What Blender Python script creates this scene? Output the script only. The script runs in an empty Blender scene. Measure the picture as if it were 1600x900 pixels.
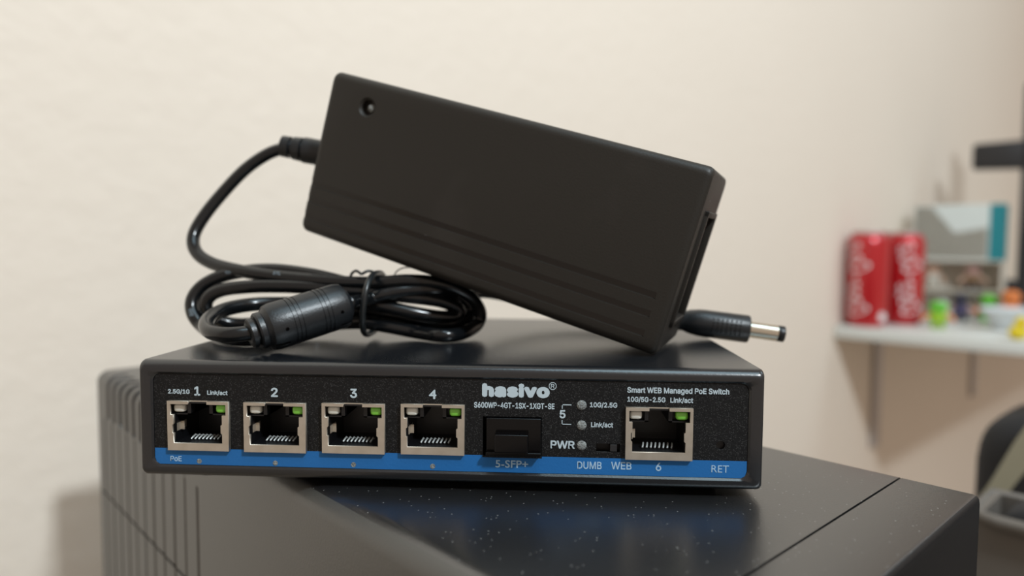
import bpy, bmesh, math, random
from mathutils import Vector, Matrix, Euler

# ------------------------------------------------------------------ camera, world, light, exposure
SC = bpy.context.scene
COL = SC.collection
PI = math.pi
PHI = 0.8065893
UD = Vector((-math.sin(PHI), math.cos(PHI), 0))     # away from the camera, square to the wall
VD = Vector((math.cos(PHI), math.sin(PHI), 0))      # along the wall, to the right

def uv(u, v, z):
    return UD * u + VD * v + Vector((0, 0, z))

camd = bpy.data.cameras.new('camera')
cam = bpy.data.objects.new('camera', camd)
COL.objects.link(cam)
cR = Vector((0.99832255, 0.05752098, 0.00659008)); cU = Vector((-0.01001238, 0.05941258, 0.9981833))
cF = Vector((-0.05702495, 0.99657487, -0.05988884))
Mc = Matrix((cR, cU, -cF)).transposed().to_4x4()
Mc.translation = Vector((0.10699468, -0.17135122, 0.06046880))
cam.matrix_world = Mc
camd.sensor_width = 36
camd.lens = 36 * 1079.38 / 1600
camd.clip_start = 0.01
camd.clip_end = 50
camd.dof.use_dof = True
camd.dof.focus_distance = 0.174
camd.dof.aperture_fstop = 7.0
SC.camera = cam

w = bpy.data.worlds.new('world'); SC.world = w; w.use_nodes = True
bg = w.node_tree.nodes['Background']
bg.inputs[0].default_value = (1.0, .82, .68, 1)
bg.inputs[1].default_value = 0.40

def light(name, kind, loc, power, color, **kw):
    d = bpy.data.lights.new(name, kind); d.energy = power; d.color = color
    for k, v_ in kw.items(): setattr(d, k, v_)
    o = bpy.data.objects.new(name, d); COL.objects.link(o); o.location = loc
    return o
light('ceiling_lamp', 'POINT', uv(-1.25, .07, 1.19), 79, (.90, 1.0, 1.06), shadow_soft_size=.07)
for at_, pw_ in ((uv(-.55, .05, 1.45), 6), (uv(-.90, 1.70, 1.40), 5)):
    cool_fill = light('cool_overhead_fill', 'AREA', at_, pw_, (.60, .86, 1.0), shape='RECTANGLE', size=.7, size_y=.7)  # unseen cool fill added overhead: highlights, then brightness on the right of the wall
    cool_fill.rotation_euler = (uv(.1, at_.dot(VD), 0) - cool_fill.location).to_track_quat('-Z', 'Y').to_euler()

vs = SC.view_settings
vs.view_transform = 'Standard'; vs.look = 'None'; vs.exposure = 0.22; vs.gamma = 1.0
vs.use_curve_mapping = False

# ------------------------------------------------------------------ materials
def mat(name, col, rough=.5, metal=0.0, spec=.5, ior=1.5, bump=None, vary=None, emit=None, coat=0, speck=None, trans=0):
    m = bpy.data.materials.new(name); m.use_nodes = True
    nt = m.node_tree; N = nt.nodes; L = nt.links
    b = N['Principled BSDF']
    c = tuple(col) + (1,) if len(col) == 3 else col
    b.inputs['Base Color'].default_value = c
    b.inputs['Roughness'].default_value = rough
    b.inputs['Metallic'].default_value = metal
    b.inputs['IOR'].default_value = ior
    b.inputs['Specular IOR Level'].default_value = spec
    b.inputs['Coat Weight'].default_value = coat
    b.inputs['Transmission Weight'].default_value = trans
    tc = N.new('ShaderNodeTexCoord')
    last = None
    if vary:   # (scale, second colour)
        n = N.new('ShaderNodeTexNoise'); n.inputs['Scale'].default_value = vary[0]; n.inputs['Detail'].default_value = 5
        L.new(tc.outputs['Object'], n.inputs['Vector'])
        r = N.new('ShaderNodeValToRGB'); r.color_ramp.elements[0].position = vary[2] if len(vary) > 2 else .35
        r.color_ramp.elements[1].position = vary[3] if len(vary) > 3 else .65
        r.color_ramp.elements[0].color = c; r.color_ramp.elements[1].color = tuple(vary[1]) + (1,)
        L.new(n.outputs['Fac'], r.inputs['Fac']); last = r.outputs['Color']
        L.new(last, b.inputs['Base Color'])
    if speck:  # (scale, colour, threshold radius, share)
        v = N.new('ShaderNodeTexVoronoi'); v.inputs['Scale'].default_value = speck[0]
        L.new(tc.outputs['Object'], v.inputs['Vector'])
        lt = N.new('ShaderNodeMath'); lt.operation = 'LESS_THAN'; lt.inputs[1].default_value = speck[2]
        L.new(v.outputs['Distance'], lt.inputs[0])
        sep = N.new('ShaderNodeSeparateColor'); L.new(v.outputs['Color'], sep.inputs[0])
        l2 = N.new('ShaderNodeMath'); l2.operation = 'LESS_THAN'; l2.inputs[1].default_value = speck[3]
        L.new(sep.outputs[0], l2.inputs[0])
        mu = N.new('ShaderNodeMath'); mu.operation = 'MULTIPLY'
        L.new(lt.outputs[0], mu.inputs[0]); L.new(l2.outputs[0], mu.inputs[1])
        mx = N.new('ShaderNodeMix'); mx.data_type = 'RGBA'
        L.new(mu.outputs[0], mx.inputs['Factor'])
        if last: L.new(last, mx.inputs['A'])
        else: mx.inputs['A'].default_value = c
        mx.inputs['B'].default_value = tuple(speck[1]) + (1,)
        L.new(mx.outputs['Result'], b.inputs['Base Color'])
    if bump:   # (scale, strength, distance)
        n = N.new('ShaderNodeTexNoise'); n.inputs['Scale'].default_value = bump[0]; n.inputs['Detail'].default_value = 4
        L.new(tc.outputs['Object'], n.inputs['Vector'])
        bp = N.new('ShaderNodeBump'); bp.inputs['Strength'].default_value = bump[1]; bp.inputs['Distance'].default_value = bump[2]
        L.new(n.outputs['Fac'], bp.inputs['Height']); L.new(bp.outputs['Normal'], b.inputs['Normal'])
    return m

M = {}
M['wall'] = mat('wall_paint', (.80, .71, .61), .75, bump=(60, .25, .004), vary=(4, (.81, .72, .62)))
M['floor'] = mat('floor_tile', (.42, .34, .27), .4, vary=(6, (.36, .29, .23)))
M['desk'] = mat('desk_board', (.30, .24, .19), .45, vary=(9, (.25, .2, .15)))
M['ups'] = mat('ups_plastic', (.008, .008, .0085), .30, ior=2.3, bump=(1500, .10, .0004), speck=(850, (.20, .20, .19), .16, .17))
M['ups_lit_side'] = mat('ups_lit_side_plastic', (.05, .049, .044), .38, ior=1.9, bump=(1500, .12, .0004))  # same plastic as the top; wall reflection on the side put into its colour
M['ups_front'] = mat('ups_front_plastic', (.006, .0065, .0075), .42, spec=.3, bump=(1500, .1, .0003), speck=(260, (.2, .2, .2), .1, .06))
M['shell'] = mat('powder_coated_steel', (.005, .0065, .0088), .26, ior=1.7, bump=(1100, .12, .0002))
M['panel'] = mat('sparkle_face', (.0038, .0040, .0046), .55, spec=.28, bump=(1800, .45, .0003), speck=(3600, (.045, .045, .045), .36, .4))
M['blue'] = mat('blue_print', (.013, .125, .36), .45, spec=.3, bump=(1500, .2, .0002))
M['ink'] = mat('white_ink', (.46, .55, .60), .5)
M['inkblue'] = mat('pale_ink_on_blue', (.34, .50, .66), .5)
M['inkcord'] = mat('cord_ink', (.20, .25, .28), .5)
M['tin'] = mat('tinned_steel', (.52, .46, .38), .42, metal=.75, vary=(300, (.58, .52, .44)))
M['cavity'] = mat('socket_black', (.004, .004, .005), .4)
M['gold'] = mat('contact_metal', (.85, .88, .86), .38, metal=.7)
M['ledw'] = mat('led_white', (.66, .66, .60), .25, coat=.4)
M['ledg'] = mat('led_green', (.20, .58, .06), .25, coat=.4)
M['frost'] = mat('frosted_light_pipe', (.15, .16, .16), .5, bump=(2500, 1, .0006), vary=(1500, (.30, .32, .31)))
M['pluggloss'] = mat('dust_plug_black', (.0015, .0015, .002), .14, spec=.3)
M['adapter'] = mat('adapter_plastic', (.0180, .0158, .0130), .48, spec=.36, bump=(1700, .25, .0002), vary=(38, (.024, .021, .018), .56, .74), speck=(260, (.2, .2, .2), .07, .05))
M['gloss'] = mat('adapter_groove_gloss', (.0030, .0018, .0012), .07)
M['cable'] = mat('cable_pvc', (.0045, .0055, .0065), .20, bump=(500, .08, .0003))
M['ferrite'] = mat('moulded_rubber', (.0085, .0105, .0125), .36, bump=(1600, .25, .0002), speck=(380, (.3, .3, .3), .09, .06))
M['chrome'] = mat('nickel', (.72, .68, .58), .16, metal=1)
M['tie'] = mat('tie_plastic', (.012, .014, .015), .32)
M['rubber'] = mat('foot_rubber', (.01, .01, .01), .8)
M['shelf'] = mat('shelf_laminate', (.68, .70, .67), .35)
M['bracket'] = mat('bracket_metal', (.48, .44, .42), .4, metal=.3)
M['red'] = mat('can_red', (.50, .012, .018), .28, metal=.25, coat=.5)
M['alu'] = mat('can_aluminium', (.5, .4, .4), .5, metal=1)
M['white'] = mat('white_print', (.80, .80, .80), .4)
M['boxw'] = mat('box_card_white', (.66, .72, .70), .5)
M['teal'] = mat('box_card_teal', (.01, .22, .26), .45)
M['boxg'] = mat('box_card_grey', (.56, .545, .48), .5)
M['greyw'] = mat('pale_plastic', (.66, .62, .54), .5)
M['dkplastic'] = mat('dark_plastic', (.018, .017, .018), .45)
M['bag'] = mat('black_fabric', (.012, .012, .014), .75, bump=(200, .4, .001))
M['khaki'] = mat('khaki_webbing', (.34, .31, .22), .8, bump=(400, .4, .0005))
M['crate'] = mat('crate_plastic', (.13, .115, .10), .5)
for n_, c_ in dict(green=(.12, .50, .03), lime=(.30, .52, .02), orange=(.75, .22, .05), purple=(.06, .05, .12), skin=(.66, .44, .33),
                   brown=(.20, .12, .06), yellow=(.78, .62, .01), navy=(.02, .02, .04), pearl=(.62, .66, .68), pink=(.62, .40, .36)).items():
    M[n_] = mat('toy_' + n_, c_, .4)

# ------------------------------------------------------------------ helpers
WM = {}                                   # world matrices of what has been built

def setp(o, label=None, cat=None, group=None, kind=None):
    if label: o['label'] = label
    if cat: o['category'] = cat
    if group: o['group'] = group
    if kind: o['kind'] = kind
    return o

def empty(name, Mw, label=None, cat=None, group=None):
    o = bpy.data.objects.new(name, None); COL.objects.link(o)
    o.empty_display_size = .01
    if isinstance(Mw, Vector): Mw = Matrix.Translation(Mw)
    o.matrix_world = Mw; WM[o.name] = Mw.copy()
    return setp(o, label, cat, group)

def obj(name, bm, m, parent=None, smooth=None, org=None):
    """bm is in world coordinates; m one material or a list. org: origin of the new object"""
    bmesh.ops.recalc_face_normals(bm, faces=bm.faces)
    P = WM[parent.name] if parent else Matrix()
    if org is None: org = P if parent else Matrix()
    if isinstance(org, Vector): org = Matrix.Translation(org)
    bm.transform(org.inverted())
    me = bpy.data.meshes.new(name); bm.to_mesh(me); bm.free()
    for mm in (m if isinstance(m, list) else [m]): me.materials.append(mm)
    o = bpy.data.objects.new(name, me); COL.objects.link(o)
    if smooth is not None:
        me.polygons.foreach_set('use_smooth', [True] * len(me.polygons))
        try: me.set_sharp_from_angle(angle=math.radians(smooth))
        except Exception: pass
    if parent: o.parent = parent
    o.matrix_basis = P.inverted() @ org
    WM[o.name] = org.copy()
    return o

def box(bm, x0, x1, y0, y1, z0, z1, F=None, mi=0, bev=0):
    b = bmesh.new() if bev else bm
    vs_ = [b.verts.new((x, y, z)) for x in (x0, x1) for y in (y0, y1) for z in (z0, z1)]
    fs = []
    for q in ((0, 1, 3, 2), (4, 6, 7, 5), (0, 4, 5, 1), (2, 3, 7, 6), (0, 2, 6, 4), (1, 5, 7, 3)):
        f = b.faces.new([vs_[i] for i in q]); f.material_index = mi; fs.append(f)
    if bev:
        bmesh.ops.bevel(b, geom=list(b.edges), offset=bev, segments=3, affect='EDGES', profile=.5)
        for f in b.faces: f.material_index = mi
        merge(bm, b, F)
    elif F:
        for v in vs_: v.co = F(*v.co) if callable(F) and not isinstance(F, Matrix) else F @ v.co
    return bm

def merge(bm, b, F=None):
    mp = {}
    for v in b.verts:
        co = v.co.copy()
        if F is not None: co = F @ co if isinstance(F, Matrix) else F(*co)
        mp[v] = bm.verts.new(co)
    for f in b.faces:
        try:
            g = bm.faces.new([mp[v] for v in f.verts]); g.material_index = f.material_index; g.smooth = f.smooth
        except ValueError: pass
    b.free()

def loft(bm, loops, cap0=True, cap1=True, closed=True, mi=0):
    rows = [[bm.verts.new(p) for p in l] for l in loops]
    n = len(rows[0])
    for a, b in zip(rows, rows[1:]):
        for i in range(n if closed else n - 1):
            j = (i + 1) % n
            f = bm.faces.new((a[i], a[j], b[j], b[i])); f.material_index = mi
    if cap0: f = bm.faces.new(rows[0]); f.material_index = mi
    if cap1: f = bm.faces.new(rows[-1][::-1]); f.material_index = mi
    return rows

def rrect(x0, x1, z0, z1, r, n=5):
    pts = []
    for cx, cz, a0 in ((x1 - r, z1 - r, 0), (x0 + r, z1 - r, 90), (x0 + r, z0 + r, 180), (x1 - r, z0 + r, 270)):
        for i in range(n + 1):
            a = math.radians(a0 + 90 * i / n)
            pts.append((cx + r * math.cos(a), cz + r * math.sin(a)))
    return pts

def lathe(bm, prof, F, seg=32, mi=0):
    """prof: (r, h) along +Z of frame F"""
    loops = []
    for r, h in prof:
        loops.append([F @ Vector((max(r, 1e-6) * math.cos(2 * PI * i / seg), max(r, 1e-6) * math.sin(2 * PI * i / seg), h)) for i in range(seg)])
    loft(bm, loops, mi=mi)

def frame_to(a, b):
    a, b = Vector(a), Vector(b)
    R = (b - a).to_track_quat('Z', 'Y').to_matrix().to_4x4(); R.translation = a
    return R

def catmull(P, n=6):
    P = [Vector(p) for p in P]; out = []
    Q = [P[0] * 2 - P[1]] + P + [P[-1] * 2 - P[-2]]
    for i in range(1, len(Q) - 2):
        p0, p1, p2, p3 = Q[i - 1:i + 3]
        for k in range(n):
            t = k / n
            out.append(.5 * ((2 * p1) + (p2 - p0) * t + (2 * p0 - 5 * p1 + 4 * p2 - p3) * t * t + (3 * p1 - p0 - 3 * p2 + p3) * t ** 3))
    out.append(P[-1])
    return out

def tube(bm, P, r, seg=12, closed=False, mi=0):
    P = [Vector(p) for p in P]; n = len(P)
    T = [((P[(i + 1) % n] - P[i - 1]) if closed else (P[min(i + 1, n - 1)] - P[max(i - 1, 0)])).normalized() for i in range(n)]
    up = Vector((0, 0, 1)) if abs(T[0].z) < .9 else Vector((1, 0, 0))
    N = (up - T[0] * up.dot(T[0])).normalized(); loops = []
    for i in range(n):
        N = (N - T[i] * N.dot(T[i])).normalized(); B = T[i].cross(N)
        rr = r(i / (n - 1)) if callable(r) else r
        loops.append([P[i] + (N * math.cos(2 * PI * k / seg) + B * math.sin(2 * PI * k / seg)) * rr for k in range(seg)])
    if closed: loops.append(loops[0]); loft(bm, loops, False, False, mi=mi); bmesh.ops.remove_doubles(bm, verts=bm.verts, dist=1e-7)
    else: loft(bm, loops, mi=mi)

def flat(outer, holes, depth, F):
    """2-D outline with holes -> solid plate bm; (x, z) outline in F's x / y plane, thickness along F's z"""
    cu = bpy.data.curves.new('tmp', 'CURVE'); cu.dimensions = '2D'; cu.fill_mode = 'BOTH'; cu.extrude = depth / 2
    for pl in [outer] + holes:
        s = cu.splines.new('POLY'); s.points.add(len(pl) - 1)
        for i, (x, y) in enumerate(pl): s.points[i].co = (x * 1000, y * 1000, 0, 1)
        s.use_cyclic_u = True
    cu.extrude *= 1000
    o = bpy.data.objects.new('tmp', cu)
    me = bpy.data.meshes.new_from_object(o)
    bm = bmesh.new(); bm.from_mesh(me)
    bpy.data.objects.remove(o); bpy.data.curves.remove(cu); bpy.data.meshes.remove(me)
    bmesh.ops.remove_doubles(bm, verts=bm.verts, dist=1e-4)
    bm.transform(F @ Matrix.Scale(.001, 4))
    return bm

SANS = None
try:      # the sans-serif that ships inside Blender itself; the built-in default otherwise
    SANS = bpy.data.fonts.load(bpy.utils.system_resource('DATAFILES') + '/fonts/Inter.woff2')
except Exception:
    SANS = None

def textbm(s, w=None, h=None, cx=0, cz=0, bold=0.0, spacing=1.0, align='C', th=.00006):
    """lettering as a solid mesh in the x / z plane facing -y, fitted to w x h metres around cx, cz"""
    cu = bpy.data.curves.new('tmp', 'FONT'); cu.body = s; cu.space_character = spacing
    cu.extrude = .02; cu.resolution_u = 3
    if SANS and s not in ('4', '5-SFP+', 'RET'): cu.font = SANS
    o = bpy.data.objects.new('tmp', cu)
    me = bpy.data.meshes.new_from_object(o)
    bm = bmesh.new()
    shifts = [(0, 0)] + ([(bold * math.cos(k * PI / 4), bold * math.sin(k * PI / 4)) for k in range(8)] if bold else [])
    for k, (dx, dy) in enumerate(shifts):            # heavier strokes: the glyphs laid again, a hair to each side
        n0 = len(bm.verts); bm.from_mesh(me); bm.verts.ensure_lookup_table()
        for v in bm.verts[n0:]: v.co += Vector((dx, dy, -.0004 * k))
    bpy.data.objects.remove(o); bpy.data.curves.remove(cu); bpy.data.meshes.remove(me)
    xs = [v.co.x for v in bm.verts]; ys = [v.co.y for v in bm.verts]
    bw, bh = max(xs) - min(xs), max(ys) - min(ys); mx, my = (max(xs) + min(xs)) / 2, (max(ys) + min(ys)) / 2
    sx = w / bw if w else h / bh
    sy = h / bh if h else sx
    for v in bm.verts:
        x, y, z = v.co
        v.co = Vector((cx + (x - mx) * sx, (-z / .02) * th / 2, cz + (y - my) * sy))
    return bm

def circ(cx, cz, r, n=20):
    return [(cx + r * math.cos(2 * PI * i / n), cz + r * math.sin(2 * PI * i / n)) for i in range(n)]

def boolean(o, cutbm):
    me = bpy.data.meshes.new('cut'); cutbm.to_mesh(me); cutbm.free()
    c = bpy.data.objects.new('cut', me); COL.objects.link(c)
    md = o.modifiers.new('b', 'BOOLEAN'); md.object = c; md.operation = 'DIFFERENCE'; md.solver = 'EXACT'
    c.matrix_world = o.matrix_basis if not o.parent else WM[o.name]
    dg = bpy.context.evaluated_depsgraph_get(); dg.update()
    new = bpy.data.meshes.new_from_object(o.evaluated_get(dg))
    o.modifiers.clear(); old = o.data; o.data = new; new.name = old.name
    bpy.data.objects.remove(c); bpy.data.meshes.remove(old)

XZ = Matrix(((1, 0, 0, 0), (0, 0, -1, 0), (0, 1, 0, 0), (0, 0, 0, 1)))     # plate plane -> x/z plane, facing -y
def XZy(y): return Matrix.Translation((0, y, 0)) @ XZ

# ------------------------------------------------------------------ room
bm = bmesh.new(); box(bm, .30, .36, -2.2, 4.2, -.95, 1.75, F=uv)
setp(obj('wall_back', bm, M['wall']), 'cream pink plastered wall behind everything', kind='structure')
bm = bmesh.new(); box(bm, -2.6, .30, -2.2, 4.2, -1.0, -.95, F=uv)
setp(obj('floor', bm, M['floor']), 'floor far below the desk', kind='structure')

# ------------------------------------------------------------------ desk
TOPZ = -.224
dk = empty('desk', uv(-.2, 0, -.95), 'brown desk carrying the grey box-shaped unit', 'desk')
bm = bmesh.new(); box(bm, -.62, .285, -.55, .66, TOPZ - .03, TOPZ, F=uv); obj('desk_top', bm, M['desk'], dk)
for u_, v_ in ((-.58, -.5), (-.58, .61), (.24, -.5), (.24, .61)):
    bm = bmesh.new(); box(bm, u_ - .025, u_ + .025, v_ - .025, v_ + .025, -.95, TOPZ - .03, F=uv); obj('leg', bm, M['desk'], dk)

# ------------------------------------------------------------------ battery backup unit (UPS)
UT = -.002
ups = empty('power_backup_unit', uv(.02, .095, TOPZ), 'dark grey slab-sided battery backup unit with ribbed side under the network switch', 'battery backup')
V0, V1 = .0305, .1575

def section(v0, v1, z0, z1, rl, rr, ins=0):
    """list of (v, z, nv, nz) up the left side, over the top and down the right"""
    out = []
    zs = [z0, -.10, -.0612, -.0611, -.0603, -.0602, -.05, -.035, -.0235, -.023]
    for z in zs: out.append((v0, z, -1, 0))
    z = z1 - rl - .010
    for z in (-.0222, -.0218, -.017, -.013): out.append((v0, z, -1, 0))
    for i in range(9):
        a = PI - PI / 2 * i / 8
        out.append((v0 + rl + rl * math.cos(a), z1 - rl + rl * math.sin(a), math.cos(a), math.sin(a)))
    for v in (v0 + rl + .0030, v0 + rl + .0032, v0 + .03, v0 + .06, v1 - .03): out.append((v, z1, 0, 1))
    for i in range(7):
        a = PI / 2 - PI / 2 * i / 6
        out.append((v1 - rr + rr * math.cos(a), z1 - rr + rr * math.sin(a), math.cos(a), math.sin(a)))
    for z in (-.05, z0): out.append((v1, z, 1, 0))
    return out
SECT = section(V0, V1, TOPZ + .004, UT, .0055, .003)
us = {-.1322, .0480}
grooves = [.0495 + .01272 * k for k in range(12)]
vents = [.1695 - .0106 * k for k in range(11)]
for g in grooves:
    for d in (-.0012, -.0006, .0006, .0012): us.add(round(g + d, 5))
for g in vents:
    for d in (-.0026, -.0020, .0020, .0026): us.add(round(g + d, 5))
us |= {.1922 - e for e in (0, .0004, .0012, .0025)}
us = sorted(us)
def depth_at(u, v, z, i):
    d = 0.0
    if -.0610 < z < -.0604 or (i in (3, 4)): d = max(d, .0010)
    if v <= V0 + 1e-6 and z < -.0231:
        for g in grooves:
            if abs(u - g) < .0007: d = max(d, .0009)
    if (z > -.0220 and v < V0 + .0086):
        for g in vents:
            if abs(u - g) < .0021: d = max(d, .0030)
    return d
bm = bmesh.new(); loops = []
for u_ in us:
    ins = 0
    e = .1922 - u_
    if e < .0026: ins = .0026 - math.sqrt(max(0, .0026 ** 2 - (.0026 - e) ** 2))
    loops.append([uv(u_, v - nv * (depth_at(u_, v, z, i) + ins), z - nz * (depth_at(u_, v, z, i) + ins)) for i, (v, z, nv, nz) in enumerate(SECT)])
loft(bm, loops)
for f in bm.faces:
    c_ = f.calc_center_median(); f.material_index = 0
bmesh.ops.recalc_face_normals(bm, faces=bm.faces)
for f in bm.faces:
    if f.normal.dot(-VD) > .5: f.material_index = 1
obj('casing', bm, [M['ups'], M['ups_lit_side']], ups, smooth=35)
bm = bmesh.new(); loops = []
for u_, ins in ((-.1328, 0), (-.1331, -.0), (-.1495, 0), (-.1502, .0002), (-.1506, .0006), (-.1508, .0012)):
    loops.append([uv(u_, v - nv * ins, z - nz * ins) for (v, z, nv, nz) in SECT])
loft(bm, loops)
bmesh.ops.recalc_face_normals(bm, faces=bm.faces)
for f in bm.faces:
    if f.normal.dot(-UD) > .55: f.material_index = 1
obj('front_bezel', bm, [M['ups'], M['ups_front']], ups, smooth=40)
bm = bmesh.new(); box(bm, -.145, .187, V0 + .004, V1 - .004, TOPZ, TOPZ + .0045, F=uv); obj('base', bm, M['rubber'], ups)

# ------------------------------------------------------------------ network switch
W_, D_, H_ = .160, .1145, .0305
sw = empty('network_switch', Vector((.08, .057, UT)), 'black steel network switch with silver sockets and a blue label strip', 'network switch')
def rl3(x0, x1, z0, z1, r, y): return [Vector((x, y, z)) for x, z in rrect(x0, x1, z0, z1, r, 6)]
bm = bmesh.new()
L_ = []
L_.append(rl3(.0006, W_ - .0006, .0006, H_ - .0006, .0012, D_))
L_.append(rl3(0, W_, 0, H_, .0012, D_ - .0006))
L_.append(rl3(0, W_, 0, H_, .0012, .0028))
for k in range(1, 7):
    a = PI / 2 * k / 6
    ix = .0011 * (1 - math.cos(a)); iz = .0022 * (1 - math.cos(a))
    L_.append(rl3(ix, W_ - ix, iz * .8, H_ - iz, .0014, .0028 * (1 - math.sin(a))))
PX0, PX1, PZ0, PZ1 = .0040, .1560, .00315, .0271
L_.append(rl3(PX0 - .0005, PX1 + .0005, PZ0 - .0005, PZ1 + .0005, .0022, .0000))
L_.append(rl3(PX0, PX1, PZ0, PZ1, .0020, .0005))
L_.append(rl3(PX0, PX1, PZ0, PZ1, .0020, .0180))
loft(bm, L_)
obj('shell', bm, M['shell'], sw, smooth=40)
# face panel with its openings
PW, PH = .0162, .0129
ports = [(.01624, .02012), (.03646, .02010), (.05690, .02030), (.07729, .02048), (.13408, .02062)]
SF = (.09000, .10490, .00735, .01755)
holes = []
for cx, zt in ports:
    holes.append([(cx - PW / 2 + .0003, zt - PH + .0003), (cx + PW / 2 - .0003, zt - PH + .0003), (cx + PW / 2 - .0003, zt - .0003), (cx - PW / 2 + .0003, zt - .0003)])
holes.append([(SF[0], SF[2]), (SF[1], SF[2]), (SF[1], SF[3]), (SF[0], SF[3])])
holes.append([(.1186, .0090), (.1246, .0090), (.1246, .0112), (.1186, .0112)])
holes.append(circ(.1494, .01143, .00115))
leds = [(.11487, .02086), (.11492, .01575), (.11498, .01062)]
for a in leds: holes.append(circ(*a, .00122))
bm = flat(rrect(PX0 + .0001, PX1 - .0001, PZ0 + .0001, PZ1 - .0001, .002, 6), holes, .0012, XZy(.0012))
obj('face_panel', bm, M['panel'], sw)
# blue strip (slopes a little), with a notch for the dust plug
so = [(PX0 + .0001, .00745), (PX0 + .0001, .0049), (PX0 + .0005, .0038), (PX0 + .0014, .00325), (.1546, .00325), (.1555, .0038), (PX1 - .0001, .0050), (PX1 - .0001, .00755)]
so2 = [(.1050, .0075), (.1050, .0070), (.0899, .0070), (.0899, .0075)]
bm = flat(so + so2, [], .00008, XZy(.00056)); setp(obj('label_strip', bm, M['blue'], sw), 'blue printed strip along the foot of the face')
def letter(s, w, h, cx, cz, mm='ink', bold=0.0, sp=1.0, y=.00050):
    bm = textbm(s, w, h, cx, cz, bold, sp)
    bm.transform(Matrix.Translation((0, y, 0)))
    lab = {'hasivo': 'bold white maker name', 'S600WP-4GT-1SX-1XGT-SE': 'small white line of letters and digits'}.get(s, 'printed text reading ' + s)
    return setp(obj('lettering', bm, M[mm], sw), lab)
mm_ = .001
letter('hasivo', .01706, .0036, .09830, .02428, bold=.062, sp=1.10)
letter('S600WP-4GT-1SX-1XGT-SE', .0203, .0015, .0979, .02044, bold=.024)
letter('2.5G/1G', .0058, .00135, .01085, .02235, bold=.024)
letter('1', None, .0024, .01575, .02263, bold=.024)
letter('Link/act', .0054, .00135, .0211, .0222, bold=.024)
letter('2', .0018, .0024, .03616, .02265, bold=.024)
letter('3', .0018, .0024, .05681, .02278, bold=.024)
letter('4', .0019, .0024, .07718, .02292, bold=.024)
letter('10G/2.5G', .0068, .0015, .1203, .02097, bold=.024)
letter('Link/act', .0055, .0015, .1200, .01594, bold=.024)
letter('5', .0015, .0021, .1101, .01849, bold=.024)
letter('PWR', .0061, .0020, .1102, .01073, bold=.024)
letter('Smart WEB Managed PoE Switch', .02505, .00185, .13865, .02480, bold=.024)
letter('10G/5G-2.5G', .0094, .0015, .1309, .02256, bold=.024)
letter('Link/act', .0056, .0015, .1396, .02254, bold=.024)
BY = .00048
letter('5-SFP+', .0083, .00195, .0974, .00545, 'inkblue', .014, y=BY)
letter('DUMB', .0061, .0019, .1170, .0056, 'inkblue', .014, y=BY)
letter('WEB', .0051, .0019, .12495, .0057, 'inkblue', .014, y=BY)
letter('6', .0014, .0021, .1342, .00565, 'inkblue', .014, y=BY)
letter('RET', .0043, .0018, .1494, .0055, 'inkblue', .0, y=BY)
letter('PoE', .0030, .0014, .00972, .0047, 'inkblue', .014, y=BY)
# registered mark: ring and R
bm = textbm('R', .0009, .00105, .10755, .02560, .01); bm.transform(Matrix.Translation((0, .0005, 0)))
b2 = flat(circ(.10755, .02560, .00098, 28), [circ(.10755, .02560, .00082, 28)], .00006, XZy(.0005)); merge(bm, b2)
setp(obj('lettering', bm, M['ink'], sw), 'printed registered mark')
# bracket lines round the 5
bm = bmesh.new()
for x0, x1, z0, z1 in ((.1099, .1123, .02080, .02100), (.1099, .1101, .0199, .0210), (.1099, .1123, .01585, .01605), (.1099, .1101, .01585, .0170)):
    box(bm, x0, x1, .00047, .00053, z0, z1)
obj('bracket_line', bm, M['ink'], sw)
for a in leds:
    bm = bmesh.new(); F = Matrix.Translation((a[0], .0012, a[1])) @ Matrix.Rotation(PI / 2, 4, 'X')
    lathe(bm, [(.0012, -.001), (.00125, .0006), (.0011, .00085), (.0006, .001), (.0, .00102)], F, 20)
    obj('indicator_light', bm, M['frost'], sw, smooth=50)
for x, z in ((.01595, .00417), (.03615, .00416), (.05667, .00426), (.07718, .00436)):
    bm = bmesh.new(); F = Matrix.Translation((x, .0006, z)) @ Matrix.Rotation(PI / 2, 4, 'X')
    lathe(bm, [(.00065, 0), (.00065, .00014), (.0004, .00016), (0, .00016)], F, 14)
    setp(obj('indicator_light', bm, M['frost'], sw, smooth=50), 'tiny grey light on the blue strip')
# reset hole and mode switch wells
bm = bmesh.new(); F = Matrix.Translation((.1494, .0016, .01143)) @ Matrix.Rotation(-PI / 2, 4, 'X')
lathe(bm, [(.00113, 0), (.0012, .008)], F, 16); obj('reset_well', bm, M['cavity'], sw)
bm = bmesh.new(); box(bm, .1184, .1248, .0030, .0060, .0088, .0114); obj('mode_switch_body', bm, M['cavity'], sw)
bm = bmesh.new(); box(bm, .1221, .1238, .0006, .0031, .0092, .0110, bev=.0001); obj('mode_switch_knob', bm, M['dkplastic'], sw)
# dust plug in the fifth bay
dp = obj('dust_plug', box(bmesh.new(), .09095, .10475, -.0004, .0120, .0078, .01735, bev=.0002), M['pluggloss'], sw)
bm = bmesh.new(); box(bm, .0932, .1016, -.0030, .0000, .0092, .01385, bev=.0003); obj('pull_tab', bm, M['pluggloss'], dp)
bm = bmesh.new(); box(bm, .0909, .1048, -.0018, -.0003, .0080, .0090, bev=.0002); obj('lip', bm, M['pluggloss'], dp)
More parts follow.
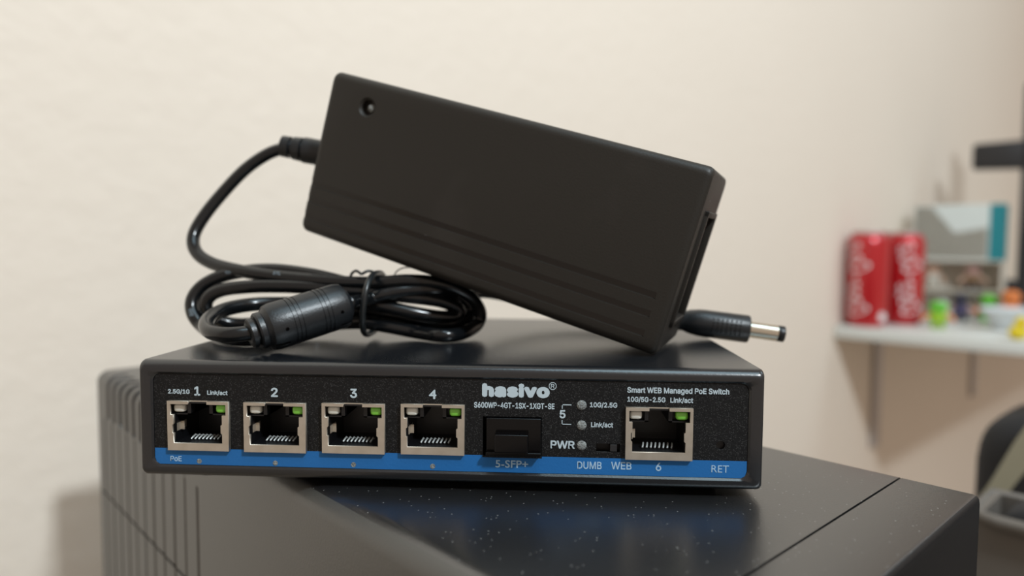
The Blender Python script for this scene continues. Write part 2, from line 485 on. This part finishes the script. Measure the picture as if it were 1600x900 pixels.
# sockets
PORT = [(5.6, 0), (0, 0), (0, 12.9), (16.2, 12.9), (16.2, 0), (10.5, 0), (10.5, .8), (15.5, .8), (15.5, 3.6), (14.5, 3.6), (14.5, 6.0), (14.15, 6.2),
        (14.15, 8.2), (14.5, 8.5), (14.5, 11), (1.6, 11), (1.6, 8.5), (1.25, 8.3), (1.25, 6.3), (1.6, 6.0), (1.6, 3.6), (.8, 3.6), (.8, .8), (5.6, .8)]
def build_port(cx, zt):
    X = cx - PW / 2
    P = lambda x, d: (X + x / 1000, zt - d / 1000)
    bm = flat([P(*p) for p in PORT], [], .0009, XZy(-.00005))
    # shield box behind the frame
    for (a, b, c, d) in ((0, .3, 0, 12.9), (15.9, 16.2, 0, 12.9), (0, 16.2, 12.6, 12.9), (0, 16.2, 0, .3)):
        box(bm, P(a, 0)[0], P(b, 0)[0], .0004, .0150, P(0, d)[1], P(0, c)[1])
    org = Vector((cx, 0, zt - PH / 2))
    pt = obj('socket', bm, M['tin'], sw, org=org)
    setp(pt, 'silver framed socket with white and green lights')
    bm = bmesh.new()   # black insert: walls, floor, roof, back
    for (a, b, c, d, y0, y1) in ((.3, 1.6, 3.8, 12.6, .0012, .014), (14.5, 15.9, 3.8, 12.6, .0012, .014), (1.6, 14.5, 11.05, 12.6, .0006, .014),
                                 (.3, 15.9, .3, 12.6, .0125, .0145), (4.7, 5.6, .3, 3.8, .0010, .012), (10.5, 11.4, .3, 3.8, .001, .012), (5.6, 10.5, .3, .7, .0002, .012),
                                 (.3, 5.6, 3.5, 3.8, .0010, .012), (10.5, 15.9, 3.5, 3.8, .0010, .012), (.3, 5.6, .3, 3.8, .0030, .012), (10.5, 15.9, .3, 3.8, .0030, .012)):
        box(bm, P(a, 0)[0], P(b, 0)[0], y0, y1, P(0, d)[1], P(0, c)[1])
    obj('insert', bm, M['cavity'], pt, org=org)
    for x0, mname, lab in ((1.0, 'ledw', 'white light'), (12.2, 'ledg', 'green light')):
        bm = bmesh.new(); a, _ = P(x0, 0); b, _ = P(x0 + 3.1, 0); zb, ztt = P(0, 3.25)[1], P(0, 0.95)[1]
        pts = []
        b_ = bmesh.new(); bmesh.ops.create_icosphere(b_, subdivisions=3, radius=1)
        for v in b_.verts:
            s = lambda t: math.copysign(abs(t) ** .55, t)
            v.co = Vector(((a + b) / 2 + s(v.co.x) * (b - a) / 2, .0018 + s(v.co.y) * .0013, (zb + ztt) / 2 + s(v.co.z) * (ztt - zb) / 2))
        merge(bm, b_)
        setp(obj('light', bm, M[mname], pt, smooth=180, org=org), lab)
    for i in range(8):
        bm = bmesh.new(); x = P(4.5 + 1.02 * i, 0)[0]; z0 = P(0, 10.95)[1]
        tube(bm, [(x, .0028, z0 + .0002), (x + .00015, .0032, z0 + .0005), (x + .0004, .0044, z0 + .0010), (x + .0005, .0050, z0 + .0006)], .00022, 6)
        obj('contact', bm, M['gold'], pt, smooth=60, org=org)
    bm = bmesh.new()
    x = P(1.65, 0)[0]; box(bm, x, x + .0002, .0012, .0055, P(0, 8.2)[1], P(0, 6.2)[1]); box(bm, x, x + .0010, .0030, .0032, P(0, 8.3)[1], P(0, 6.1)[1])
    obj('spring_tab', bm, M['tin'], pt, org=org)
    return pt
p0 = build_port(*ports[0])
for cx, zt in ports[1:]:
    c = p0.copy(); COL.objects.link(c); c.parent = sw
    c.location = p0.location + Vector((cx - ports[0][0], 0, zt - ports[0][1]))
    if cx > .13: c.scale = (1.02, 1, 1.02)
    for ch in list(p0.children):
        g = ch.copy(); COL.objects.link(g); g.parent = c
for x, y in ((.014, .012), (.146, .012), (.014, .102), (.146, .102)):
    bm = bmesh.new(); lathe(bm, [(.0045, 0), (.005, .0003), (.005, .0021), (.0048, .0021)], Matrix.Translation((x, y, UT)), 20)
    obj('foot', bm, M['rubber'], sw, smooth=40)

# ------------------------------------------------------------------ power adapter with its cord
A_, B_, T_ = .1232, .0529, .0385
MA = Matrix(((0.910379, 0.318949, 0.263594, 0.13520157), (-0.301063, 0.947603, -0.106815, 0.01730621),
             (-0.283851, 0.017884, 0.958702, 0.03065), (0, 0, 0, 1)))
ad = empty('power_adapter', MA, 'black brick power adapter propped on its coiled cord atop the network switch', 'power adapter')
AZ = [.0052, .0108, .0161]          # channel centres
def adsec(ins, ch, ydep=0):
    """outline in (y, z): front is y = ins"""
    r = max(.0004, .0026 - ins * .3)
    y0, y1, z0, z1 = ins, T_ - ins, ins, B_ - ins
    p = []
    front = [z1 - r]
    d = .0006 * ch
    for zc in reversed(AZ):
        for dz, dd in ((.00098, 0), (.00092, d), (-.00080, d), (-.00098, 0)): front.append((zc + dz, dd))
    front.append(z0 + r)
    for f in front:
        if isinstance(f, tuple): p.append((y0 + f[1], f[0]))
        else: p.append((y0, f))
    def arc(cy, cz, a0):
        for i in range(1, 6):
            a = math.radians(a0 + 90 * i / 6); p.append((cy + r * math.cos(a), cz + r * math.sin(a)))
    arc(y0 + r, z0 + r, 180); p.append((y0 + r, z0))
    ym = T_ * .52
    for yy, dd in ((ym - .0005, 0), (ym - .0004, .0005), (ym + .0004, .0005), (ym + .0005, 0)): p.append((yy, z0 + dd))
    p.append((y1 - r, z0)); arc(y1 - r, z0 + r, 270); p.append((y1, z0 + r)); p.append((y1, z1 - r)); arc(y1 - r, z1 - r, 0); p.append((y1 - r, z1))
    for yy, dd in ((ym + .0005, 0), (ym + .0004, .0005), (ym - .0004, .0005), (ym - .0005, 0)): p.append((yy, z1 - dd))
    p.append((y0 + r, z1)); arc(y0 + r, z1 - r, 90)
    return p
bm = bmesh.new(); loops = []
R_ = .0022
def st(x, ins, ch): loops.append([MA @ Vector((x, y, z)) for y, z in adsec(ins, ch)])
for k in range(6):
    a = PI / 2 * k / 6; st(-A_ + R_ * (1 - math.sin(a)) * 0 + R_ * (1 - math.cos(a)) * 0 + R_ * (1 - math.cos(PI / 2 - a)) * 0 + R_ * (k / 6) ** 1.8, R_ * (1 - math.sin(a)) ** 1.0 * .7, k / 5)
st(-A_ + R_, 0, 1); st(-.0047, 0, 1); st(-.0046, 0, 0); st(-R_, 0, 0)
for k in range(5, -1, -1):
    a = PI / 2 * k / 6; st(-R_ * (k / 6) ** 1.8, R_ * (1 - math.sin(a)) * .7, 0)
loft(bm, loops)
bmesh.ops.recalc_face_normals(bm, faces=bm.faces)
iM = MA.inverted()
for f in bm.faces:
    c_ = iM @ f.calc_center_median()
    if .00055 < c_.y < .00065 and c_.x < -.0047 and any(abs(c_.z - z) < .001 for z in AZ): f.material_index = 1
hs = obj('housing', bm, [M['adapter'], M['gloss']], ad, smooth=35)
cut = bmesh.new()
lathe(cut, [(.0024, -.0024), (.0024, -.0006), (.0031, .0), (.0031, .0012)], Matrix.Translation((-.1077, 0, .0443)) @ Matrix.Rotation(PI / 2, 4, 'X'), 28)
box(cut, -.012, .003, .0115, .0300, .0090, .0400)
box(cut, -.0009, .003, .0100, .0315, .0400, .0440)
boolean(hs, cut)
bm = bmesh.new(); lathe(bm, [(.0013, -.0026), (.0013, -.0014), (.0011, -.0008), (.0006, -.0005), (0, -.0004)], MA @ Matrix.Translation((-.1068, 0, .0444)) @ Matrix.Rotation(PI / 2, 4, 'X'), 18)
obj('power_light', bm, M['frost'], ad, smooth=60)
# mains inlet: shroud standing proud of the end, dark well with three pins
bm = bmesh.new()
for (y0, y1, z0, z1) in ((.0095, .0115, .0075, .0415), (.0300, .0320, .0075, .0415), (.0095, .0320, .0075, .0092), (.0095, .0320, .0398, .0415)):
    box(bm, -.0020, .0010, y0, y1, z0, z1, F=MA, bev=.0003)
inlet = obj('mains_inlet', bm, M['adapter'], ad, smooth=40)
for z in (.0165, .0245, .0325):
    bm = bmesh.new(); box(bm, -.0115, -.002, .0198, .0218, z - .002, z + .002, F=MA); obj('pin', bm, M['chrome'], inlet)
# strain relief on the left end
a = MA @ Vector((-A_ + .0005, .0125, .0262)); dirr = Vector((-.97, -.02, .17)).normalized()
C1 = [(16.07,71,95.31),(12.52,70,94.72),(6.26,70,92.72),(-1.26,69,87.44),(-8.81,67,78.73),(-14.56,63,69.35),(-16.54,60,62.65),(-13.71,57,57.43),(-6.9,54,54.08),(3.29,50,52.15),(15.7,47,50.5),(29.06,45,49.47),(41.81,44,48.62),(50.81,45,48.45),(61.28,49,49.38),(71.94,54,48.18),(79.83,59,43.9),(83.22,62,38.26),(82.14,62,33.65),(77.18,58,31.01),(70.57,56,30.53),(62.34,54,31.95),(51.62,54,33.94),(42.72,55,35),(28.97,57,33.52),(16.07,56,30.63),(6.3,53,28.72),(-2.59,51,29.93),(-8.44,51,32.64),(-13.14,53,36.87),(-14.54,55,41.87),(-11.92,57,46.56),(-5.64,58,49.84),(2.88,59,51.63),(13.35,58,52.19),(27.3,56,50.65),(40.16,53,47.93),(47.22,53,46.3),(59.61,57,46.4),(69.76,61,46.27),(76.24,65,43.44),(79.57,67,38.87),(78.04,65,35.03),(71.96,61,33.85),(62.45,59,35.47),(52.84,58,37.62),(43,58,38.81),(27.65,61,37.03),(12.28,60,34.06),(-.35,58,33.02),(-6.01,55,35.02),(-9.2,54,38.55),(-8.17,53,42.53),(-3.72,53,45.36),(6.41,51,46.65),(16.95,49,47.08),(30.41,47,46.91),(41.19,46,45.85),(49.88,48.5,45.15),(60.44,53,43.7),(70.4,57,42.23),(76.03,60,39.45),(75.6,60,36.84),(70.41,57,36.64),(60.43,53,38.62),(50.53,50,41.3),(45.04,47,42.11),(32.46,47,41.76),(20.6,45,41.79),(12.91,41,41.82),(7.96,34,40.97),(6.63,27,39.49),(7.99,20.5,37.75),(11.63,15.0,36.38),(16.2,11.6,36.0),(20.6,10.6,36.0),(24.8,12.3,36.1)]
C2 = [(46.28,37,43.32),(50.06,40,43.93),(54.62,42,45.23),(61.7,44,46.39),(70.97,47,46.5),(76.98,56,44.08)]
CAM = Vector((106.995, -171.351, 60.469))
RC = 2.15
def settle(p, i):
    """the coil lies on the switch: slide a strand toward the viewer along its sight line until it clears the top"""
    p = Vector(p); d = p - CAM
    if i > 12:
        k = 8 * max(0, min(1, (p.y - 44) / 8)); d = d * ((d.y - k) / d.y)
    zmin = 30.5 + RC + .25
    if CAM.z + d.z < zmin: d = d * ((zmin - CAM.z) / d.z)
    return (CAM + d) * .001
P1 = [settle(p, i) for i, p in enumerate(C1)]
for _ in range(1):                      # ease the bends
    P1 = [P1[0]] + [P1[i] * .8 + (P1[i - 1] + P1[i + 1]) * .1 for i in range(1, len(P1) - 1)] + [P1[-1]]
for p in P1: p.z = max(p.z, .0305 + RC * .001 + .0002)
P2 = [Vector(p) * .001 for p in C2]
FL, FR = Vector((.0282, .0150, .03725)), Vector((.0460, .0288, .04310))
ax = (FR - FL).normalized()
P1[-1] = FL - ax * .0030
P1[0] = a + dirr * .0170
P2[0] = FR + ax * .001
bm = bmesh.new(); tube(bm, catmull(P1, 7), RC * .001, 14)
cord = setp(obj('cord', bm, M['cable'], ad, smooth=180), 'glossy black cord coiled in loops')
bm = bmesh.new()
F = frame_to(a + dirr * .0205, a)
lathe(bm, [(.0024, 0), (.0036, .0003), (.0037, .0030), (.0037, .0031), (.0026, .0032), (.0026, .0043), (.0039, .0044), (.0041, .0072), (.0030, .0073), (.0030, .0080), (.0044, .0081), (.0044, .0215)], F, 24)
obj('strain_relief', bm, M['ferrite'], ad, smooth=40)
# ferrite choke
bm = bmesh.new(); Lf = (FR - FL).length
F = frame_to(FL, FR); Rf = .0067
pr = [(.0024, -.0050), (.0034, -.0049), (.0042, -.0045), (.0042, -.0034), (.0035, -.0033), (.0035, -.0028), (.0048, -.0027), (.0052, -.0023), (.0052, -.0010), (.0050, -.0008), (.0056, 0), (.0063, .0004), (Rf, .0020)]
for g in (.0062, .0074, .0086, Lf - .0086, Lf - .0074, Lf - .0062):
    pr += [(Rf, g - .00022), (Rf - .0002, g - .00015), (Rf - .0002, g + .00015), (Rf, g + .00022)]
pr += [(Rf, Lf - .0020), (.0063, Lf - .0004), (.0056, Lf), (.0046, Lf + .0004), (.0040, Lf + .0012), (.0024, Lf + .0016)]
lathe(bm, pr, F, 48)
fo = obj('ferrite_choke', bm, M['ferrite'], ad, smooth=35, org=F)
cut = bmesh.new()
view = (CAM * .001 - (FL + FR) / 2).normalized(); nrm = (view - ax * view.dot(ax)).normalized(); bi = ax.cross(nrm)
if bi.z > 0: bi = -bi
for t, s in ((.0038, .28), (Lf - .0034, .30)):
    dd = (nrm * math.cos(s) + bi * math.sin(s)); pc = FL + ax * t
    lathe(cut, [(.00055, Rf - .0014), (.00055, Rf + .001)], frame_to(pc, pc + dd), 14)
for t0, t1 in ((.0002, .0042), (Lf - .0040, Lf - .0006)):
    s = .98; dd = (nrm * math.cos(s) + bi * math.sin(s)); tt = dd.cross(ax)
    for q in range(1):
        Fm = Matrix((ax, tt, dd)).transposed().to_4x4(); Fm.translation = FL
        box(cut, t0, t1, -.00055, .00055, Rf - .0010, Rf + .001, F=Fm)
cut.transform(F.inverted())
boolean(fo, cut)
# second length: from the choke round behind the brick to the plug
PL0, PL1, PL2 = Vector((.1512, .0579, .0364)), Vector((.1710, .0557, .0342)), Vector((.1820, .0550, .0328))
axp = (PL2 - PL0).normalized()
P2 += [Vector((.0830, .0680, .0445)), Vector((.0930, .0850, .0415)), Vector((.1060, .0930, .0385)), Vector((.1230, .0890, .0362)), Vector((.1385, .0730, .0362)), PL0 - axp * .006]
bm = bmesh.new(); tube(bm, catmull(P2, 7), RC * .001 * .96, 14); obj('cord', bm, M['cable'], ad, smooth=180)
pl = bmesh.new(); Lp = (PL1 - PL0).length; F = frame_to(PL0, PL1)
lathe(pl, [(.0022, -.0080), (.0032, -.0078), (.0034, -.0050), (.0030, -.0048), (.0030, -.0040), (.0037, -.0038), (.0038, -.0022), (.0033, -.0020), (.0033, -.0006), (.0039, .0010), (.0044, .0040), (.0045, .0060), (.0045, Lp - .0005), (.0042, Lp), (.0036, Lp)], F, 32)
for i in range(7):                       # grip dots
    for j in range(5):
        an = 2.6 + .24 * j
        for sgn in (1,):
            t = .0085 + .0014 * i
            dloc = Vector((math.cos(an), math.sin(an), 0)); c0 = F @ (dloc * .0043 + Vector((0, 0, t))); c1 = F @ (dloc * .0049 + Vector((0, 0, t)))
            lathe(pl, [(.00042, 0), (.0003, .00045), (0, .0005)], frame_to(c0, c1), 6)
plug = obj('plug', pl, M['ferrite'], ad, smooth=35)
bm = bmesh.new(); Lb = (PL2 - PL1).length; F = frame_to(PL1, PL2)
lathe(bm, [(.0026, -.001), (.0026, Lb - .0022), (.00245, Lb - .0021), (.0013, Lb - .0021), (.0013, Lb - .004)], F, 28)
setp(obj('barrel', bm, M['chrome'], plug, smooth=40), 'shiny nickel barrel')
bm = bmesh.new(); lathe(bm, [(.0012, Lb - .0022), (.0025, Lb - .0021), (.0026, Lb - .0019), (.0026, Lb - .0002), (.0025, Lb), (.0012, Lb)], F, 28)
setp(obj('barrel_tip', bm, M['cavity'], plug, smooth=40), 'black insulating tip')
# cable tie round the coil, with a twisted top and a thin tail
def ell(c, n, ry, rz, tilt, k=40):
    out = []
    for i in range(k):
        t = 2 * PI * i / k
        y = math.copysign(abs(math.cos(t)) ** .75, math.cos(t)) * ry; z = math.copysign(abs(math.sin(t)) ** .75, math.sin(t)) * rz
        out.append(Vector((c.x + tilt * z, c.y + y, c.z + z)))
    return out
bm = bmesh.new(); tube(bm, ell(Vector((.0508, .0445, .0422)), None, .0125, .0096, .12), .00095, 10, closed=True)
tie = obj('cable_tie', bm, M['tie'], ad, smooth=60)
bm = bmesh.new()
for s in (-1, 1):
    tube(bm, catmull([(.0475, .042, .0515), (.0475 + s * .002, .043, .0525), (.0475 + s * .004, .045, .0515), (.0475 + s * .0052, .047, .0495)], 5), .00045, 8)
obj('tie_twist', bm, M['tie'], tie, smooth=60)
bm = bmesh.new(); tube(bm, catmull([(.0555, .050, .0500), (.0572, .050, .0525), (.0600, .050, .0535), (.063, .051, .0533)], 6), .00022, 6)
obj('tie_tail', bm, M['tie'], tie, smooth=60)
# faint print on the cord
dense = catmull(P1, 7)
def cordtext(s, i0, h, ang=0):
    p, q = dense[i0], dense[i0 + 4]
    t = (q - p).normalized(); vw = (CAM * .001 - p).normalized(); n = (vw - t * vw.dot(t)).normalized(); b = n.cross(t)
    if b.z < 0 and abs(b.z) > .3: t, b = -t, -b
    n2 = n * math.cos(ang) + b * math.sin(ang); b2 = b * math.cos(ang) - n * math.sin(ang)
    b_ = textbm(s, None, h, 0, 0, .01)
    for v in b_.verts: v.co = p + t * v.co.x + n2 * (RC * .001 + .00003 - v.co.y - (v.co.z ** 2) / (2 * RC * .001)) + b2 * v.co.z
    obj('cord_print', b_, M['inkcord'], cord)
cordtext('ETL', 72, .0011, .55)
cordtext('V/W', 227, .0011, .3)
cordtext('300', 203, .0011, .3)

# ------------------------------------------------------------------ wall shelf and what stands on it
SZ = -.073
sh = empty('wall_shelf', uv(.30, 1.18, SZ - .022), 'white wall shelf holding the red drink cans and small toys', 'shelf')
bm = bmesh.new(); box(bm, .012, .2995, 1.18, 2.9, SZ - .022, SZ, F=uv, bev=.003); obj('shelf_board', bm, M['shelf'], sh, smooth=40)
for v_ in (1.362, 2.05):
    bm = bmesh.new(); box(bm, .290, .2995, v_, v_ + .032, -.325, SZ - .022, F=uv, bev=.001)
    box(bm, .08, .291, v_ + .008, v_ + .024, SZ - .045, SZ - .0225, F=uv, bev=.001)
    obj('bracket', bm, M['bracket'], sh)

def can(u_, v_, ang, label, hs_=1.0, dot=True):
    c = uv(u_, v_, SZ); t = empty('drink_can', c, label, 'drink can', 'red drink cans on the shelf')
    F = Matrix.Translation(c); Hc, Rr = .163, .0328
    bm = bmesh.new()
    lathe(bm, [(.0240, .0035), (.0255, .001), (.0262, .0), (.0270, .0008), (.0315, .008), (Rr, .013), (Rr, Hc - .020), (.0318, Hc - .014), (.0285, Hc - .007), (.0268, Hc - .0045)], F, 48)
    obj('can_body', bm, M['red'], t, smooth=50)
    bm = bmesh.new()
    lathe(bm, [(.0268, Hc - .0047), (.0276, Hc - .001), (.0272, Hc), (.0262, Hc), (.0256, Hc - .006), (.0, Hc - .006)], F, 40)
    obj('can_lid', bm, M['alu'], t, smooth=50)
    bm = bmesh.new(); box(bm, -.004, .004, -.011, .011, Hc - .0058, Hc - .0045, F=F, bev=.0005); obj('ring_pull', bm, M['alu'], t)
    # script lettering running up the can, wrapped to it
    b_ = textbm('Coca-Cola', .122, .034, 0, 0, .0)
    # shear to a slant
    d0 = (CAM * .001 - c); a0 = math.atan2(d0.y, d0.x) + ang
    for v in b_.verts:
        x, z = v.co.x + v.co.z * .25, v.co.z + .004 * math.sin(v.co.x * 90)
        a_ = a0 + (-z) / Rr * -1
        v.co = c + Vector((math.cos(a_) * (Rr + .0003 - v.co.y * 2), math.sin(a_) * (Rr + .0003 - v.co.y * 2), Hc * .5 + x))
    obj('can_lettering', b_, M['white'], t)
    if dot:
        bm = bmesh.new(); a_ = a0 + 1.35 * (1 if ang < 0 else -1)
        lathe(bm, [(.0075, 0), (.0075, .0012), (0, .0012)], frame_to(c + Vector((math.cos(a_) * (Rr - .001), math.sin(a_) * (Rr - .001), .018)), c + Vector((math.cos(a_) * Rr * 2, math.sin(a_) * Rr * 2, .018))), 20)
        obj('can_emblem', bm, M['white'], t)
can(.2615, 1.222, -.55, 'red drink can with white script, the one nearer the free end of the shelf')
can(.2320, 1.305, .35, 'red drink can with white script, between the other can and the green toy', dot=False)

def ball(bm, c, rx, ry, rz, F, sub=2, pw=1.0):
    b_ = bmesh.new(); bmesh.ops.create_icosphere(b_, subdivisions=sub, radius=1)
    s = lambda t: math.copysign(abs(t) ** pw, t)
    for v in b_.verts: v.co = Vector((c[0] + s(v.co.x) * rx, c[1] + s(v.co.y) * ry, c[2] + s(v.co.z) * rz))
    merge(bm, b_, F)

def toy(u_, v_, h, body, head, arm, leg, label, z=SZ, turn=0.0, wide=1.0):
    """a small standing figure with stubby limbs, front toward the camera"""
    c = uv(u_, v_, z); d = CAM * .001 - c
    F = Matrix.Translation(c) @ Matrix.Rotation(math.atan2(d.y, d.x) + PI / 2 + turn, 4, 'Z') @ Matrix.Scale(h, 4)
    t = empty('toy_figure', Matrix.Translation(c), label, 'toy', 'small toy figures on the shelf')
    for s in (-1, 1):
        bm = bmesh.new(); ball(bm, (s * .13, -.03, .05), .11, .17, .05, F); tube(bm, [F @ Vector((s * .12, 0, .03)), F @ Vector((s * .13, 0, .30))], .095 * h, 10)
        obj('leg', bm, M[leg], t, smooth=60)
    bm = bmesh.new(); ball(bm, (0, 0, .40), .24 * wide, .18, .22, F, 3, .8); obj('torso', bm, M[body], t, smooth=180)
    for s in (-1, 1):
        bm = bmesh.new(); P = [F @ Vector(q) for q in ((s * .20 * wide, 0, .52), (s * .34 * wide, -.04, .42), (s * .38 * wide, -.14, .34))]
        tube(bm, catmull(P, 4), .06 * h, 8); ball(bm, (s * .38 * wide, -.15, .33), .075, .075, .075, F)
        obj('arm', bm, M[arm], t, smooth=60)
    bm = bmesh.new(); ball(bm, (0, 0, .78), .25 * wide, .22, .22, F, 3, .85); hd = obj('head', bm, M[head], t, smooth=180)
    for s in (-1, 1):
        bm = bmesh.new(); ball(bm, (s * .09, -.205, .80), .035, .02, .045, F, 1); obj('eye', bm, M['navy'], hd)
    return t
toy(.165, 1.271, .046, 'lime', 'green', 'orange', 'lime', 'stubby lime green toy with orange arms beside the red cans', wide=1.25)
toy(.175, 1.440, .052, 'purple', 'navy', 'pink', 'navy', 'dark purple toy figure standing behind the lime green toy')
toy(.140, 1.478, .050, 'green', 'green', 'orange', 'green', 'plain bright green toy figure right of the dark purple one')
toy(.105, 1.478, .060, 'orange', 'orange', 'pink', 'brown', 'orange toy figure right of the bright green one')
toy(.190, 1.380, .042, 'greyw', 'pearl', 'greyw', 'brown', 'small cream toy figure between the lime and dark purple toys')

# pale organiser that carries the carton
c = uv(.150, 1.500, SZ); d = CAM * .001 - c; yaw = math.atan2(d.y, d.x) + PI / 2
FB = Matrix.Translation(uv(.205, 1.50, SZ)) @ Matrix.Rotation(yaw - .1, 4, 'Z')
og = empty('shelf_organiser', FB, 'pale two-tier organiser behind the toys carrying the white carton', 'organiser')
for nm, bx in (('side_panel', (-.078, -.075, -.02, .045, 0, .112)), ('side_panel', (.078, .081, -.02, .045, 0, .112)), ('back_panel', (-.078, .081, .042, .045, 0, .112)),
               ('tier', (-.078, .081, -.02, .045, .110, .113)), ('tier', (-.078, .081, -.02, .045, .052, .055))):
    bm = bmesh.new(); box(bm, *bx, F=FB); obj(nm, bm, M['greyw'], og)
for x_, nm_, cs in ((-.035, 'pale-headed toy figure on the organiser tier, under the middle of the carton', ('boxg', 'skin', 'skin', 'greyw')), (.032, 'pink-headed toy figure on the organiser tier, under the teal end', ('brown', 'pink', 'skin', 'navy'))):
    q_ = FB @ Vector((x_, .008, .0552)); toy(q_.dot(UD), q_.dot(VD), .050, *cs, nm_, z=q_.z)
FC = FB @ Matrix.Translation((.006, .012, .1132)) @ Matrix.Rotation(-.04, 4, 'Z')
ct = empty('carton', FC, 'white carton with a teal right end on the organiser', 'box')
bm = bmesh.new(); box(bm, -.074, .052, -.026, .026, 0, .106, F=FC, bev=.001); obj('carton_body', bm, M['boxw'], ct)
bm = bmesh.new(); box(bm, .052, .074, -.0262, .0262, 0, .106, F=FC, bev=.001); setp(obj('carton_end', bm, M['teal'], ct), 'teal printed end')
bm = bmesh.new()
vsx = [FC @ Vector(p) for p in ((-.072, -.0265, .104), (-.072, -.0265, .004), (.050, -.0265, .004), (.050, -.0265, .062), (-.004, -.0265, .052), (-.044, -.0265, .104))]
bm.faces.new([bm.verts.new(v) for v in vsx]); bmesh.ops.solidify(bm, geom=bm.faces[:], thickness=.0003)
setp(obj('printed_area', bm, M['boxg'], ct), 'warm grey printed area')

# shallow white dish
FD = Matrix.Translation(uv(.072, 1.350, SZ)) @ Matrix.Rotation(yaw, 4, 'Z')
bm = bmesh.new()
L_ = []
for k, z in ((.55, 0), (.60, .002), (.80, .020), (1.0, .034), (.97, .035), (.78, .022), (.55, .006)):
    L_.append([FD @ Vector((x * k, y * k, z)) for x, y in rrect(-.052, .052, -.045, .045, .028, 6)])
loft(bm, L_)
setp(obj('dish', bm, M['pearl'], None, smooth=40, org=FD), 'shallow white dish near the front edge of the shelf', 'dish')
# yellow ball figure at the end edge
FY = Matrix.Translation(uv(.0385, 1.196, SZ)); ty = empty('yellow_toy', FY, 'small yellow toy at the outer corner of the shelf', 'toy')
bm = bmesh.new(); ball(bm, (0, 0, .011), .013, .012, .011, FY, 3); obj('torso', bm, M['yellow'], ty, smooth=180)
bm = bmesh.new(); ball(bm, (.002, -.002, .026), .0085, .0085, .0085, FY, 3); obj('head', bm, M['yellow'], ty, smooth=180)
bm = bmesh.new(); ball(bm, (.004, -.011, .025), .004, .004, .0018, FY, 2); obj('beak', bm, M['orange'], ty, smooth=180)

# black stand with a level arm
c = uv(.100, 1.640, SZ); FS = Matrix.Translation(c) @ Matrix.Rotation(yaw, 4, 'Z')
sd = empty('black_stand', FS, 'black upright stand with a short level arm at the right edge', 'stand')
bm = bmesh.new(); box(bm, -.055, .10, -.045, .045, 0, .012, F=FS, bev=.003); obj('base_plate', bm, M['dkplastic'], sd)
bm = bmesh.new(); box(bm, -.030, .030, -.018, .018, .010, .46, F=FS, bev=.003); obj('post', bm, M['dkplastic'], sd)
bm = bmesh.new()
L_ = []
for x, hw, hh in ((-.112, .014, .021), (-.108, .017, .0255), (-.040, .018, .0275), (.0, .018, .030)):
    L_.append([FS @ Vector((x, y, .322 + z)) for y, z in rrect(-hw, hw, -hh, hh, .006, 4)])
loft(bm, L_); obj('arm', bm, M['dkplastic'], sd, smooth=40)
bm = bmesh.new(); box(bm, -.10, -.03, -.03, .02, .011, .075, F=FS, bev=.006); obj('motor_block', bm, M['dkplastic'], sd)

# ------------------------------------------------------------------ crate, bag and strap at the right edge
cr = empty('storage_crate', uv(-.25, .43, TOPZ), 'grey-brown open crate behind the right end of the backup unit', 'crate')
CZ = -.0705; c0, c1, d0_, d1_ = -.50, -.105, .35, .395
for nm, bx in (('side_panel', (c0, c1, d0_, d0_ + .004)), ('side_panel', (c0, c1, d1_ - .004, d1_)), ('end_panel', (c0, c0 + .004, d0_ + .004, d1_ - .004)), ('end_panel', (c1 - .004, c1, d0_ + .004, d1_ - .004))):
    bm = bmesh.new(); box(bm, *bx, TOPZ + .003, CZ, F=uv); obj(nm, bm, M['crate'], cr)
bm = bmesh.new(); box(bm, c0, c1, d0_, d1_, TOPZ, TOPZ + .0031, F=uv); obj('bottom_panel', bm, M['crate'], cr)
bm = bmesh.new()
path = [uv(c0, d0_ - .001, CZ - .002), uv(c1 - .012, d0_ - .001, CZ - .002), uv(c1 - .002, d0_ + .003, CZ - .002), uv(c1 + .001, d0_ + .014, CZ - .002), uv(c1 + .001, d1_, CZ - .002), uv(c0, d1_, CZ - .002)]
tube(bm, path, .0032, 8, closed=True); obj('rim', bm, M['crate'], cr, smooth=60)
cl = bmesh.new(); ball(cl, (-.303, .3725, -.1405), .1925, .0180, .0800, uv, 4, .22)  # solid black filler, added so the inside of the crate reads dark
setp(obj('dark_filler', cl, M['bag'], None, smooth=50, org=uv(-.304, .3725, TOPZ + .0031)), 'black filler added inside the grey-brown crate to darken it', 'dark_filler')
bg_ = empty('black_bag', uv(-.2, .60, TOPZ), 'black fabric bag standing behind the crate at the right edge', 'bag')
bm = bmesh.new(); ball(bm, (-.205, .590, (TOPZ - .052) / 2), .147, .055, (-.052 - TOPZ) / 2, uv, 4, .35); obj('bag_body', bm, M['bag'], bg_, smooth=60)
bm = bmesh.new(); ball(bm, (-.212, .590, -.040), .126, .045, .048, uv, 3, .6); obj('bag_flap', bm, M['bag'], bg_, smooth=60)
# khaki strap: a flat band bent in a wide arc over the crate rim
bm = bmesh.new(); rows = []
KH = catmull([(-.0775, -.1110, .007), (-.0820, -.1060, .013), (-.0870, -.0985, .018), (-.0935, -.0850, .023), (-.1000, -.0710, .026), (-.1090, -.0540, .028)], 5)
for (u_, z, wd) in KH:
    v_ = .475
    rows.append([uv(u_ - .001, v_, z - wd / 2), uv(u_ + .001, v_, z + wd / 2), uv(u_ + .001, v_ + .004, z + wd / 2), uv(u_ - .001, v_ + .004, z - wd / 2)])
loft(bm, rows)
box(bm, KH[-1][0] - .012, KH[-1][0] - .004, .475, .54, KH[-1][1] - .012, KH[-1][1] + .012, F=uv)
obj('strap', bm, M['khaki'], bg_, smooth=40)
